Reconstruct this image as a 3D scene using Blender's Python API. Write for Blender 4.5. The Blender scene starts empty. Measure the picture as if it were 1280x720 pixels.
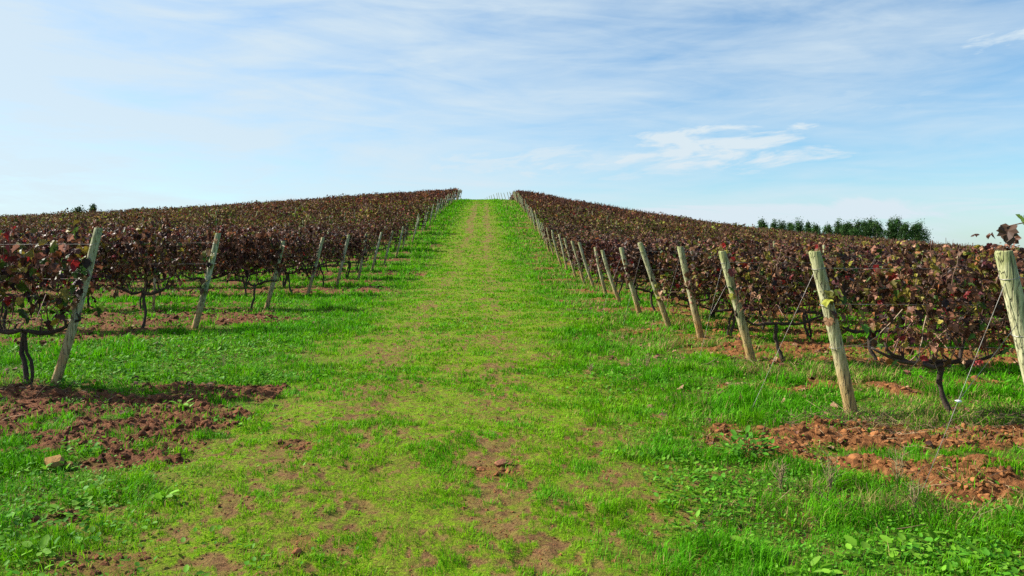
import bpy, math
import numpy as np
from math import radians, pi, sin, cos

rng = np.random.default_rng(11)
C = bpy.context.scene.collection
S = bpy.context.scene

# ------------------------------------------------------------------ noise
def _hash(ix, iy, seed):
    n = (ix.astype(np.int64) * 374761393 + iy.astype(np.int64) * 668265263 + seed * 1442695041) & 0xFFFFFFFF
    n = ((n ^ (n >> 13)) * 1274126177) & 0xFFFFFFFF
    n = (n ^ (n >> 16)) & 0xFFFFFFFF
    return n.astype(np.float64) / 4294967295.0

def vnoise(x, y, seed=0):
    x = np.asarray(x, float); y = np.asarray(y, float)
    ix = np.floor(x); iy = np.floor(y)
    fx = x - ix; fy = y - iy
    fx = fx * fx * (3 - 2 * fx); fy = fy * fy * (3 - 2 * fy)
    a = _hash(ix, iy, seed); b = _hash(ix + 1, iy, seed)
    c = _hash(ix, iy + 1, seed); d = _hash(ix + 1, iy + 1, seed)
    return (a + (b - a) * fx) * (1 - fy) + (c + (d - c) * fx) * fy

def fbm(x, y, seed=0, oct=3):
    s = 0; a = .5; t = 0
    for k in range(oct):
        s = s + a * vnoise(x * 2 ** k + 17.3 * k, y * 2 ** k + 9.1 * k, seed + k); t += a; a *= .5
    return s / t

def sstep(a, b, x):
    t = np.clip((x - a) / (b - a), 0, 1)
    return t * t * (3 - 2 * t)

# ------------------------------------------------------------------ the hill
PD = np.array([-9000, -300, -50, 0, 7.4, 13.3, 17.4, 21.9, 27.2, 34, 45.5, 65.6, 85, 105, 115, 125, 135, 150, 180, 250, 400, 1000, 9000.])
PZ = np.array([-60, -8, -1.4, 0, .2, .42, .54, .68, .92, 1.36, 2.66, 5.16, 7.4, 9.42, 10.22, 10.75, 10.95, 10.9, 9.5, 5, -4, -20, -60.])
LX = np.array([-9000, -300, -150, -100, -76, -64, -51, -38.7, -26, -13, 0, 4.9, 12, 24.5, 37, 50, 62.5, 74, 100, 150, 300, 9000.])
LV = np.array([.0, .1, .26, .42, .52, .575, .645, .725, .82, .93, 1., .97, .845, .64, .455, .32, .21, .12, .02, -.05, -.08, 0.])

def pchip(x, xp, fp):
    h = np.diff(xp); d = np.diff(fp) / h
    m = np.zeros(len(xp)); s = d[:-1] + d[1:]
    m[1:-1] = np.where(d[:-1] * d[1:] > 0, 2 * d[:-1] * d[1:] / np.where(s == 0, 1, s), 0)
    m[0] = d[0]; m[-1] = d[-1]
    i = np.clip(np.searchsorted(xp, x) - 1, 0, len(h) - 1)
    t = np.clip((x - xp[i]) / h[i], 0, 1); t2 = t * t; t3 = t2 * t
    return ((2 * t3 - 3 * t2 + 1) * fp[i] + (t3 - 2 * t2 + t) * h[i] * m[i]
            + (-2 * t3 + 3 * t2) * fp[i + 1] + (t3 - t2) * h[i] * m[i + 1])

def hill(x, y):
    x = np.asarray(x, float); y = np.asarray(y, float)
    f = np.clip(118 / np.maximum(y, 1), .9, 4.5)
    xe = np.where(x > 4, 4 + (x - 4) * f ** .85, np.where(x < -5, -5 + (x + 5) * f ** .25, x))   # the sides fall away sooner low on the slope
    return pchip(y, PD, PZ) * pchip(xe, LX, LV)

# ------------------------------------------------------------------ vineyard layout (metres; x across the track, y up it)
# end posts: (x, y, height, lean of the top towards the track, diameter)
RIGHT = [(3.595, 4.72, 1.60, .37, .130), (3.53, 7.30, 1.57, .36, .146), (3.60, 10.24, 1.46, .40, .14), (3.52, 12.36, 1.48, .35, .135),
         (3.30, 13.6, 1.5, .52, .12), (3.17, 15.5, 1.38, .39, .125), (3.22, 18.0, 1.28, .43, .11), (3.28, 20.5, 1.32, .30, .115),
         (3.33, 23.1, 1.4, .46, .11), (3.27, 25.0, 1.4, .40, .11), (3.27, 27.3, 1.42, .41, .11)]
LEFT = [(-4.90, 8.65, 1.79, .50, .124), (-5.11, 13.36, 1.68, .42, .13), (-4.87, 16.92, 1.5, .38, .12), (-4.83, 20.64, 1.6, .43, .115),
        (-4.63, 23.73, 1.6, .38, .115), (-4.49, 26.97, 1.6, .29, .11), (-4.56, 30.6, 1.55, .39, .11), (-4.5, 33.86, 1.5, .39, .11),
        (-4.35, 37.2, 1.5, .35, .11)]
y = 30.0
while y < 142:
    RIGHT.append((3.28 + (y - 30) * .0145 - .17 * max(0, y - 113) + rng.normal(0, .06), y + rng.normal(0, .1), 1.42 + rng.normal(0, .06), .36 + rng.normal(0, .06), .105 + rng.normal(0, .006)))
    y += 2.5
y = 40.4
while y < 118:
    LEFT.append((-4.3 + (y - 40) * .006 + rng.normal(0, .08), y + rng.normal(0, .12), 1.5 + rng.normal(0, .07), .36 + rng.normal(0, .07), .105 + rng.normal(0, .006)))
    y += 3.2
RY = np.array([p[1] for p in RIGHT]); LY = np.array([p[1] for p in LEFT])

# bands of turned soil: y range, x they reach to
SOIL_L = [(5.7, 8.8, -1.9), (11.3, 13.0, -5.3), (13.8, 16.3, -3.5), (17.6, 18.6, -4.2), (20.9, 23.2, -2.7), (24.4, 26.3, -3.2), (28.2, 30.2, -2.2)]
SOIL_R = [(4.8, 5.7, 2.1), (5.95, 6.9, 1.5), (8.3, 9.0, 2.6), (10.6, 11.8, 3.2), (12.7, 13.4, 2.4), (14.2, 15.0, 2.2), (16.0, 17.4, 2.3), (18.4, 19.6, 2.0), (21.2, 22.4, 2.0), (23.9, 24.7, 1.6), (25.6, 26.7, 1.9)]
for k in range(1, len(RIGHT)):
    if RIGHT[k][1] > 28:
        SOIL_R.append((RIGHT[k][1] - 1.5, RIGHT[k][1] - .45, 2.0 + rng.uniform(-.4, .6)))
for k in range(1, len(LEFT)):
    if LEFT[k][1] > 31:
        SOIL_L.append((LEFT[k][1] - 1.9, LEFT[k][1] - .6, -2.9 + rng.uniform(-.7, .5)))

def soil_mask(x, y):
    n = fbm(x * .9, y * 1.7, 31, 3) - .5
    n2 = fbm(x * 3.1, y * 4.2, 35, 3) - .5
    m = np.zeros_like(x)
    for (side, bands) in ((1, SOIL_R), (-1, SOIL_L)):
        for (a, b, r) in bands:
            e = np.where((y > a - 1) & (y < b + 1), 1., 0.)
            w = .8 * n + .9 * n2
            ky = sstep(-.10, .16, np.minimum(y - a, b - y) + w)
            kx = sstep(-.3, .5, side * (x - r) + 2.6 * n + 1.2 * n2)
            m = np.maximum(m, e * ky * kx)
    for (ys, side, x0) in ((RY, 1, 3.5), (LY, -1, 4.9)):
        i = np.clip(np.searchsorted(ys, y), 1, len(ys) - 1)
        dd = np.minimum(np.abs(y - ys[i]), np.abs(y - ys[i - 1]))
        m = np.maximum(m, .95 * sstep(.55, .15, dd + .9 * n2) * sstep(x0 - .6, x0 + .6, side * x + n) * sstep(8.0, 9.5, y))
    far = sstep(26, 60, y)
    inside = ((x > 1.8) | (x < -2.2))
    patch = fbm(x * 1.3, y * 2.0, 71, 3)
    mid = sstep(10, 13, y) * (1 - sstep(40, 60, y))
    under = mid * ((x < -5.2) | (x > 4.0)) * .10
    m = m * sstep(.38 - .09 * mid - under + .03 * far, .48 - .07 * mid - under + .03 * far, patch + .30 * (y < 9) * (np.abs(x) > 2) + .10 * (np.abs(x) > 4.2))
    m = m * (1 - .9 * sstep(.60, .70, fbm(x * 2.6, y * 3.6, 75, 3)))
    m = m * inside
    for (cx, cy_, wx, wy) in ((-2.0, 3.98, .30, .16), (.10, 5.55, .16, .12), (-1.05, 4.1, .12, .18), (.05, 6.9, .18, .10), (-1.5, 6.2, .16, .14), (2.1, 4.62, .22, .10), (-2.6, 4.6, .14, .12)):
        q = ((x - cx) / wx) ** 2 + ((y - cy_) / wy) ** 2
        m = np.maximum(m, .62 * (1 - sstep(.4, 1.4, q + 5.0 * n2 + 1.5 * n)))
    return np.clip(m, 0, 1)

def bare_mask(x, y):
    """wheel tracks and thin worn grass down the middle"""
    wob = .14 * np.sin(y * .35) + .35 * (fbm(y * .25, y * 0 + 2, 5) - .5)
    a = np.exp(-((x + 1.28 - .25 * sstep(20, 60, y) + wob) / .30) ** 2)
    b = np.exp(-((x - .16 + wob * .7) / .26) ** 2)
    n = fbm(x * 2.3, y * 1.7, 51, 4)
    n2 = fbm(x * 9, y * 8, 55, 3)
    t = np.maximum(a, b)
    mid = np.exp(-((x + .5) / 1.5) ** 4)
    near = 1 - sstep(8, 20, y) * .12 + .85 * sstep(34, 50, y) * (1 - sstep(78, 98, y))
    v = t * .36 * near + mid * .10 * near + 1.05 * (n - .5) + .95 * (n2 - .5) + 1.9 * (fbm(x * 22, y * 17, 57, 2) - .5)
    inner = sstep(-3.4, -2.4, x) * (1 - sstep(1.6, 2.7, x))
    v = v * (.7 + .3 * inner) - .05 * (1 - inner)
    return np.clip(sstep(.17, .70, v), 0, 1)

def lush_mask(x, y):
    """0 short yellowish turf in the middle, 1 deep green growth by the rows"""
    n = fbm(x * .7, y * .5, 61, 3) - .5
    return np.clip(sstep(1.1, 2.6, np.abs(x + .55) + 1.6 * n), 0, 1)

def ground_z(x, y):
    x = np.asarray(x, float); y = np.asarray(y, float)
    z = hill(x, y)
    d = np.hypot(x, y)
    fade = 1 - sstep(60, 140, d)
    z = z + fade * .07 * (fbm(x * .8, y * .8, 3, 3) - .5) + fade * .035 * (fbm(x * 4, y * 4, 7, 3) - .5)
    s = soil_mask(x, y)
    rid = 1 - np.abs(2 * fbm(x * 1.2, y * 3.0, 41, 3) - 1)
    lump = 1 - np.abs(2 * fbm(x * 6.5, y * 9, 45, 3) - 1); cr = np.abs(2 * fbm(x * 17, y * 21, 47, 2) - 1)
    z = z + s ** 3 * fade * (-.02 + .17 * (rid - .66) + .055 * (lump - .6) - .04 * (cr - .3)) - .012 * s
    b = bare_mask(x, y)
    z = z + fade * b * (-.004 + .022 * (fbm(x * 9, y * 11, 49, 2) - .5))
    return z

# ------------------------------------------------------------------ mesh helpers
class MB:
    def __init__(s): s.v = []; s.t = []; s.q = []; s.c = []; s.n = 0
    def add(s, v, t=None, q=None, col=(1, 1, 1)):
        v = np.asarray(v, float).reshape(-1, 3)
        if t is not None and len(t): s.t.append(np.asarray(t).reshape(-1, 3) + s.n)
        if q is not None and len(q): s.q.append(np.asarray(q).reshape(-1, 4) + s.n)
        c = np.asarray(col, float)
        if c.ndim == 1: c = np.tile(c[:3], (len(v), 1))
        s.v.append(v); s.c.append(c[:, :3]); s.n += len(v)
    def mesh(s, name, mat, smooth=True):
        v = np.concatenate(s.v).astype(np.float32)
        t = np.concatenate(s.t) if s.t else np.zeros((0, 3), int)
        q = np.concatenate(s.q) if s.q else np.zeros((0, 4), int)
        me = bpy.data.meshes.new(name)
        me.vertices.add(len(v)); me.vertices.foreach_set('co', v.ravel())
        nl = len(t) * 3 + len(q) * 4
        me.loops.add(nl)
        me.loops.foreach_set('vertex_index', np.concatenate([t.ravel(), q.ravel()]).astype(np.int32))
        me.polygons.add(len(t) + len(q))
        st = np.concatenate([np.arange(len(t)) * 3, len(t) * 3 + np.arange(len(q)) * 4]).astype(np.int32)
        me.polygons.foreach_set('loop_start', st)
        me.polygons.foreach_set('use_smooth', np.full(len(st), bool(smooth)))
        a = me.attributes.new('Col', 'FLOAT_COLOR', 'POINT')
        c = np.concatenate(s.c)
        a.data.foreach_set('color', np.concatenate([c, np.ones((len(c), 1))], 1).astype(np.float32).ravel())
        me.update(calc_edges=True)
        me.materials.append(mat)
        return me
    def build(s, name, mat, parent=None, smooth=True, loc=None):
        o = bpy.data.objects.new(name, s.mesh(name, mat, smooth)); C.objects.link(o)
        if parent is not None: o.parent = parent
        if loc is not None: o.location = loc
        return o

def tube_geo(pts, rad, ns=6, caps=True, rough=0.0, r=None):
    pts = np.asarray(pts, float); n = len(pts); rad = np.broadcast_to(np.asarray(rad, float), (n,))
    tan = np.gradient(pts, axis=0); tan /= np.linalg.norm(tan, axis=1)[:, None] + 1e-9
    up = np.array([0, 0, 1.]) if abs(tan[0][2]) < .8 else np.array([1., 0, 0])
    V = []
    u = np.cross(tan[0], up); u /= np.linalg.norm(u)
    for i in range(n):
        u = u - tan[i] * np.dot(u, tan[i]); u /= np.linalg.norm(u) + 1e-9
        w = np.cross(tan[i], u)
        a = np.arange(ns) * 2 * pi / ns
        rr = rad[i] * (1 + (rough * r.normal(0, 1, ns) if rough else 0))
        V.append(pts[i] + (np.cos(a) * rr)[:, None] * u + (np.sin(a) * rr)[:, None] * w)
    V = np.concatenate(V)
    i = np.arange(n - 1)[:, None] * ns; j = np.arange(ns)[None]; k = (j + 1) % ns
    q = np.stack([i + j, i + k, i + ns + k, i + ns + j], -1).reshape(-1, 4)
    t = []
    if caps:
        V = np.concatenate([V, pts[:1], pts[-1:]])
        b = n * ns
        for m in range(ns):
            t.append((b, (m + 1) % ns, m)); t.append((b + 1, (n - 1) * ns + m, (n - 1) * ns + (m + 1) % ns))
    return V, np.array(t, int).reshape(-1, 3), q

def euler_basis(n, r, yaw, pitch, roll):
    """rotation matrices (n,3,3)"""
    cy, sy = np.cos(yaw), np.sin(yaw); cp, sp = np.cos(pitch), np.sin(pitch); cr, sr = np.cos(roll), np.sin(roll)
    Z = np.zeros(n); O = np.ones(n)
    Rz = np.stack([np.stack([cy, -sy, Z], -1), np.stack([sy, cy, Z], -1), np.stack([Z, Z, O], -1)], 1)
    Rx = np.stack([np.stack([O, Z, Z], -1), np.stack([Z, cp, -sp], -1), np.stack([Z, sp, cp], -1)], 1)
    Ry = np.stack([np.stack([cr, Z, sr], -1), np.stack([Z, O, Z], -1), np.stack([-sr, Z, cr], -1)], 1)
    return Rz @ Rx @ Ry

# leaf outline: five lobes, stalk at the origin, tip along +y, unit length
LEAF = np.array([(0, 0), (.20, -.10), (.44, .06), (.40, .26), (.58, .46), (.34, .52), (.30, .74), (.0, 1.0),
                 (-.30, .74), (-.34, .52), (-.58, .46), (-.40, .26), (-.44, .06), (-.20, -.10)])
LEAF_T = [(14, i, (i + 1) % 14) for i in range(14)]
def leaves(mb, pos, size, yaw, pitch, roll, col, curl, fold, r, simple=False):
    n = len(pos)
    if simple:
        P = np.array([(0, 0), (.45, .35), (0, 1.0), (-.45, .35)]); F = [(0, 1, 2), (0, 2, 3)]
    else:
        P = np.concatenate([LEAF, [(0, .38)]]); F = LEAF_T
    X = P[None, :, 0] * np.ones((n, 1)); Y = P[None, :, 1] * np.ones((n, 1))
    rr = X ** 2 + (Y - .4) ** 2
    Zz = -curl[:, None] * rr + fold[:, None] * np.abs(X) + (0 if simple else .07) * r.normal(0, 1, X.shape) * (.4 + curl[:, None])
    X = X * (1 - .45 * np.clip(np.abs(fold[:, None]), 0, 1))
    L = np.stack([X, Y, Zz], -1) * size[:, None, None]
    M = euler_basis(n, r, yaw, pitch, roll)
    V = np.einsum('nij,nkj->nki', M, L) + pos[:, None, :]
    k = P.shape[0]
    T = (np.arange(n)[:, None, None] * k + np.array(F)[None]).reshape(-1, 3)
    cc = np.repeat(col[:, None, :], k, 1)
    if not simple:
        cc = cc * (1 + .12 * r.normal(0, 1, (n, k, 1)))
    mb.add(V.reshape(-1, 3), t=T, col=np.clip(cc.reshape(-1, 3), .004, 1))

# ------------------------------------------------------------------ materials
def new_mat(name):
    m = bpy.data.materials.new(name); m.use_nodes = True
    nt = m.node_tree; nt.nodes.clear()
    return m, nt, nt.nodes, nt.links
def N(nt, t, **kw):
    n = nt.nodes.new(t)
    for k, v in kw.items(): setattr(n, k, v)
    return n
def mathn(nt, op, a, b=None, clamp=False):
    n = N(nt, 'ShaderNodeMath', operation=op, use_clamp=clamp)
    for i, s in enumerate((a, b)):
        if s is None: continue
        if isinstance(s, (int, float)): n.inputs[i].default_value = s
        else: nt.links.new(s, n.inputs[i])
    return n.outputs[0]
def mixc(nt, f, a, b, mode='MIX'):
    n = N(nt, 'ShaderNodeMix', data_type='RGBA', blend_type=mode)
    for s, i in ((f, 0), (a, 6), (b, 7)):
        if isinstance(s, (int, float)): n.inputs[i].default_value = s
        elif isinstance(s, tuple): n.inputs[i].default_value = (*s, 1)
        else: nt.links.new(s, n.inputs[i])
    return n.outputs[2]
def noise(nt, vec, scale, detail=4, rough=.6, dist=0):
    n = N(nt, 'ShaderNodeTexNoise'); n.inputs['Scale'].default_value = scale
    n.inputs['Detail'].default_value = detail; n.inputs['Roughness'].default_value = rough; n.inputs['Distortion'].default_value = dist
    if vec is not None: nt.links.new(vec, n.inputs['Vector'])
    return n.outputs[0]
def ramp(nt, fac, stops):
    n = N(nt, 'ShaderNodeValToRGB'); nt.links.new(fac, n.inputs[0])
    e = n.color_ramp.elements
    while len(e) < len(stops): e.new(.5)
    for k, (p, c) in enumerate(stops):
        e[k].position = p; e[k].color = (*c, 1) if isinstance(c, tuple) else (c, c, c, 1)
    return n.outputs[0]
def bump(nt, h, strength, dist):
    n = N(nt, 'ShaderNodeBump'); n.inputs['Strength'].default_value = strength; n.inputs['Distance'].default_value = dist
    nt.links.new(h, n.inputs['Height']); return n.outputs[0]

def leafy_mat(name, translucent=.35, rough=.55, spec=.3, tint=False, gain=1.0):
    m, nt, nd, ln = new_mat(name)
    at = N(nt, 'ShaderNodeAttribute', attribute_name='Col')
    col = at.outputs['Color']
    if tint:
        oi = N(nt, 'ShaderNodeObjectInfo')
        col = mixc(nt, 1.0, col, oi.outputs['Color'], 'MULTIPLY')
    p = N(nt, 'ShaderNodeBsdfPrincipled'); ln.new(col, p.inputs['Base Color'])
    p.inputs['Roughness'].default_value = rough; p.inputs['Specular IOR Level'].default_value = spec
    tr = N(nt, 'ShaderNodeBsdfTranslucent'); ln.new(col, tr.inputs['Color'])
    mx = N(nt, 'ShaderNodeMixShader'); mx.inputs[0].default_value = translucent
    ln.new(p.outputs[0], mx.inputs[1]); ln.new(tr.outputs[0], mx.inputs[2])
    o = N(nt, 'ShaderNodeOutputMaterial'); ln.new(mx.outputs[0], o.inputs[0])
    return m

M = {}
M['grass'] = leafy_mat('grass_blade', .38, .6, .10)
M['weed'] = leafy_mat('weed_leaf', .35, .6, .15)
M['vine_leaf'] = leafy_mat('vine_leaf', .28, .5, .25, tint=True)
M['far_leaf'] = leafy_mat('far_vine_leaf', .28, .6, .12)
M['tree_leaf'] = leafy_mat('tree_leaf', .25, .6, .1)

def attr_mat(name, rough=.85, nscale=60, amt=.35, bs=.5, bd=.004, spec=.2):
    m, nt, nd, ln = new_mat(name)
    at = N(nt, 'ShaderNodeAttribute', attribute_name='Col')
    tc = N(nt, 'ShaderNodeTexCoord')
    f = noise(nt, tc.outputs['Object'], nscale, 5, .65)
    k = ramp(nt, f, [(.25, 1 - amt), (.75, 1 + amt)])
    col = mixc(nt, 1.0, at.outputs['Color'], k, 'MULTIPLY')
    p = N(nt, 'ShaderNodeBsdfPrincipled'); ln.new(col, p.inputs['Base Color'])
    p.inputs['Roughness'].default_value = rough; p.inputs['Specular IOR Level'].default_value = spec
    ln.new(bump(nt, f, bs, bd), p.inputs['Normal'])
    o = N(nt, 'ShaderNodeOutputMaterial'); ln.new(p.outputs[0], o.inputs[0])
    return m
M['bark'] = attr_mat('vine_bark', .9, 45, .5, .9, .012)
M['cane'] = attr_mat('vine_cane', .6, 80, .3, .3, .002, .4)
M['clod'] = attr_mat('soil_clod', .95, 40, .4, .8, .012, .1)
M['straw'] = attr_mat('dry_stalk', .8, 90, .25, .2, .002, .2)
M['trunk'] = attr_mat('tree_bark', .9, 6, .4, .6, .03)

def wood_mat():
    m, nt, nd, ln = new_mat('weathered_post_wood')
    tc = N(nt, 'ShaderNodeTexCoord'); oi = N(nt, 'ShaderNodeObjectInfo')
    at = N(nt, 'ShaderNodeAttribute', attribute_name='Col')     # r = height along the post
    sep = N(nt, 'ShaderNodeSeparateColor'); ln.new(at.outputs['Color'], sep.inputs[0])
    h = sep.outputs[0]
    add = N(nt, 'ShaderNodeVectorMath', operation='ADD'); ln.new(tc.outputs['Object'], add.inputs[0])
    sc = N(nt, 'ShaderNodeVectorMath', operation='SCALE'); sc.inputs['Scale'].default_value = 31.
    cx = N(nt, 'ShaderNodeCombineXYZ'); ln.new(oi.outputs['Random'], cx.inputs[0]); ln.new(oi.outputs['Random'], cx.inputs[1]); ln.new(cx.outputs[0], sc.inputs[0])
    ln.new(sc.outputs[0], add.inputs[1])
    mp = N(nt, 'ShaderNodeMapping'); mp.inputs['Scale'].default_value = (1, 1, .07); ln.new(add.outputs[0], mp.inputs['Vector'])
    g = noise(nt, mp.outputs[0], 48, 3, .6, .5)
    g2 = noise(nt, add.outputs[0], 7, 4, .6)
    g3 = noise(nt, add.outputs[0], 12, 3, .6, .6)
    base = ramp(nt, g, [(.33, (.10, .09, .055)), (.42, (.36, .34, .18)), (.55, (.50, .475, .26)), (.75, (.64, .61, .38))])
    grey = ramp(nt, g, [(.33, (.11, .105, .08)), (.43, (.35, .34, .26)), (.56, (.47, .455, .36)), (.8, (.62, .61, .51))])
    col = mixc(nt, oi.outputs['Color'], base, grey)
    green = mathn(nt, 'MULTIPLY', ramp(nt, g2, [(.42, 0.), (.68, 1.)]), .55)
    green = mathn(nt, 'ADD', green, mathn(nt, 'MULTIPLY', ramp(nt, h, [(.82, 0.), (1., 1.)]), .5), True)
    col = mixc(nt, green, col, (.24, .26, .09))
    lowf = mathn(nt, 'MULTIPLY', ramp(nt, h, [(.14, 1.), (.46, 0.)]), .95)
    lowf = mathn(nt, 'MULTIPLY', lowf, ramp(nt, g2, [(.3, 1.), (.75, .45)]))
    col = mixc(nt, lowf, col, (.40, .21, .06))
    mp2 = N(nt, 'ShaderNodeMapping'); mp2.inputs['Scale'].default_value = (1, 1, .045); ln.new(add.outputs[0], mp2.inputs['Vector'])
    ck = mathn(nt, 'ABSOLUTE', mathn(nt, 'SUBTRACT', noise(nt, mp2.outputs[0], 26, 2, .5, .3), .5))
    crack = ramp(nt, ck, [(.006, 1.), (.022, 0.)])
    col = mixc(nt, mathn(nt, 'MULTIPLY', crack, .8), col, (.05, .045, .03))
    dark = ramp(nt, g3, [(.60, 0.), (.70, 1.)])
    col = mixc(nt, mathn(nt, 'MULTIPLY', dark, .55), col, (.07, .065, .045))
    p = N(nt, 'ShaderNodeBsdfPrincipled'); ln.new(col, p.inputs['Base Color'])
    p.inputs['Roughness'].default_value = .8; p.inputs['Specular IOR Level'].default_value = .2
    ln.new(bump(nt, mathn(nt, 'SUBTRACT', mathn(nt, 'ADD', g, mathn(nt, 'MULTIPLY', g3, .4)), crack), .9, .010), p.inputs['Normal'])
    o = N(nt, 'ShaderNodeOutputMaterial'); ln.new(p.outputs[0], o.inputs[0])
    return m
M['wood'] = wood_mat()

def wire_mat():
    m, nt, nd, ln = new_mat('galvanised_wire')
    tc = N(nt, 'ShaderNodeTexCoord')
    f = noise(nt, tc.outputs['Object'], 9, 4)
    p = N(nt, 'ShaderNodeBsdfPrincipled'); ln.new(ramp(nt, f, [(.35, (.14, .12, .10)), (.65, (.38, .36, .33))]), p.inputs['Base Color'])
    p.inputs['Metallic'].default_value = .5; p.inputs['Roughness'].default_value = .45
    o = N(nt, 'ShaderNodeOutputMaterial'); ln.new(p.outputs[0], o.inputs[0])
    return m
M['wire'] = wire_mat()
def plain_noise_mat(name, c1, c2, scale, rough):
    m, nt, nd, ln = new_mat(name)
    tc = N(nt, 'ShaderNodeTexCoord'); f = noise(nt, tc.outputs['Object'], scale, 4)
    p = N(nt, 'ShaderNodeBsdfPrincipled'); ln.new(ramp(nt, f, [(.3, c1), (.7, c2)]), p.inputs['Base Color'])
    p.inputs['Roughness'].default_value = rough
    o = N(nt, 'ShaderNodeOutputMaterial'); ln.new(p.outputs[0], o.inputs[0]); return m
M['clip'] = plain_noise_mat('wire_clip_metal', (.6, .62, .62), (.78, .8, .8), 40, .4)

def ground_mat():
    m, nt, nd, ln = new_mat('vineyard_ground')
    geo = N(nt, 'ShaderNodeNewGeometry'); pos = geo.outputs['Position']
    at = N(nt, 'ShaderNodeAttribute', attribute_name='Col')
    sep = N(nt, 'ShaderNodeSeparateColor'); ln.new(at.outputs['Color'], sep.inputs[0])
    soil, bare, lush = sep.outputs
    n1 = noise(nt, pos, 2.2, 6, .65); n2 = noise(nt, pos, 14, 6, .7); n3 = noise(nt, pos, 60, 5, .7); n4 = noise(nt, pos, .25, 3, .5)
    sx = N(nt, 'ShaderNodeSeparateXYZ'); ln.new(pos, sx.inputs[0])
    left = ramp(nt, mathn(nt, 'ADD', mathn(nt, 'MULTIPLY', sx.outputs[0], .12), .5), [(.2, 1.), (.62, 0.)])
    soilA = ramp(nt, n2, [(.28, (.085, .032, .012)), (.5, (.215, .086, .030)), (.74, (.37, .17, .066))])
    soilB = ramp(nt, n2, [(.28, (.07, .029, .014)), (.5, (.16, .064, .030)), (.74, (.29, .135, .066))])
    soilc = mixc(nt, left, soilA, soilB)
    barec = ramp(nt, mathn(nt, 'ADD', mathn(nt, 'MULTIPLY', n2, .5), mathn(nt, 'MULTIPLY', n3, .5)), [(.34, (.055, .028, .013)), (.48, (.17, .088, .036)), (.64, (.32, .18, .08))])
    g1 = ramp(nt, n3, [(.3, (.06, .095, .004)), (.5, (.15, .25, .005)), (.72, (.25, .40, .006))])
    g2 = ramp(nt, n3, [(.3, (.025, .06, .004)), (.5, (.055, .16, .005)), (.72, (.10, .27, .006))])
    grass = mixc(nt, lush, g1, g2)
    br = ramp(nt, mathn(nt, 'ADD', mathn(nt, 'MULTIPLY', n1, .4), mathn(nt, 'MULTIPLY', n2, .6)), [(.44, 0.), (.56, 1.)])
    grass = mixc(nt, mathn(nt, 'MULTIPLY', br, .6), grass, (.15, .080, .030))
    moss = ramp(nt, noise(nt, pos, 7, 5, .7), [(.42, 0.), (.6, 1.)])
    barec = mixc(nt, mathn(nt, 'MULTIPLY', moss, .5), barec, (.15, .17, .015))
    col = mixc(nt, bare, grass, barec)
    col = mixc(nt, soil, col, soilc)
    p = N(nt, 'ShaderNodeBsdfPrincipled'); ln.new(col, p.inputs['Base Color'])
    p.inputs['Roughness'].default_value = .95; p.inputs['Specular IOR Level'].default_value = .1
    hh = mathn(nt, 'ADD', mathn(nt, 'MULTIPLY', n2, .8), mathn(nt, 'MULTIPLY', n3, .35))
    ln.new(bump(nt, hh, .9, .05), p.inputs['Normal'])
    o = N(nt, 'ShaderNodeOutputMaterial'); ln.new(p.outputs[0], o.inputs[0])
    return m
M['ground'] = ground_mat()

# ------------------------------------------------------------------ properties
def tag(o, label=None, cat=None, group=None, kind=None):
    for k, v in (('label', label), ('category', cat), ('group', group), ('kind', kind)):
        if v: o[k] = v
    return o
def empty(name, loc, rz=0):
    o = bpy.data.objects.new(name, None); C.objects.link(o)
    o.location = loc; o.rotation_euler = (0, 0, rz); o.empty_display_size = .2
    return o
ORD = ['first', 'second', 'third', 'fourth', 'fifth', 'sixth', 'seventh', 'eighth', 'ninth', 'tenth', 'eleventh', 'twelfth', 'thirteenth', 'fourteenth',
       'fifteenth', 'sixteenth', 'seventeenth', 'eighteenth', 'nineteenth', 'twentieth']
def ordw(n):            # 1-based
    if n <= 20: return ORD[n - 1]
    tens = {2: 'twenty', 3: 'thirty', 4: 'forty', 5: 'fifty', 6: 'sixty'}[n // 10]
    if n % 10 == 0: return tens[:-1] + 'ieth'
    return tens + '-' + ORD[n % 10 - 1]

# ------------------------------------------------------------------ ground: one sheet to the horizon
def build_ground():
    ang = np.concatenate([np.linspace(-180, -56, 32)[:-1], np.linspace(-56, -44, 60)[:-1], np.linspace(-44, 44, 900)[:-1], np.linspace(44, 56, 60)[:-1], np.linspace(56, 180, 32)[:-1]])
    r = [.35]
    while r[-1] < 2.8: r.append(r[-1] * 1.05)
    while r[-1] < 16: r.append(r[-1] * 1.0048)
    while r[-1] < 140: r.append(r[-1] * 1.0075)
    while r[-1] < 8500: r.append(r[-1] * 1.09)
    r = np.array(r); A = np.radians(ang)
    X = r[:, None] * np.sin(A)[None]; Y = r[:, None] * np.cos(A)[None]
    x = X.ravel(); y_ = Y.ravel()
    z = ground_z(x, y_)
    na = len(A); nr = len(r)
    V = np.stack([x, y_, z], 1)
    i = np.arange(nr - 1)[:, None] * na; j = np.arange(na)[None]; k = (j + 1) % na
    q = np.stack([i + j, i + na + j, i + na + k, i + k], -1).reshape(-1, 4)[:, ::-1]
    col = np.stack([soil_mask(x, y_), bare_mask(x, y_), lush_mask(x, y_)], 1)
    V = np.concatenate([V, [[0, 0, ground_z(0., 0.)]]]); col = np.concatenate([col, [[0, .3, 0]]])
    c = len(V) - 1
    t = np.array([(c, (m + 1) % na, m) for m in range(na)])
    mb = MB(); mb.add(V, t=t, q=q, col=col)
    o = mb.build('ground', M['ground'])
    tag(o, kind='structure')
    o.data.flip_normals() if o.data.polygons[len(t) + 5].normal.z < 0 else None
build_ground()

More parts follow.
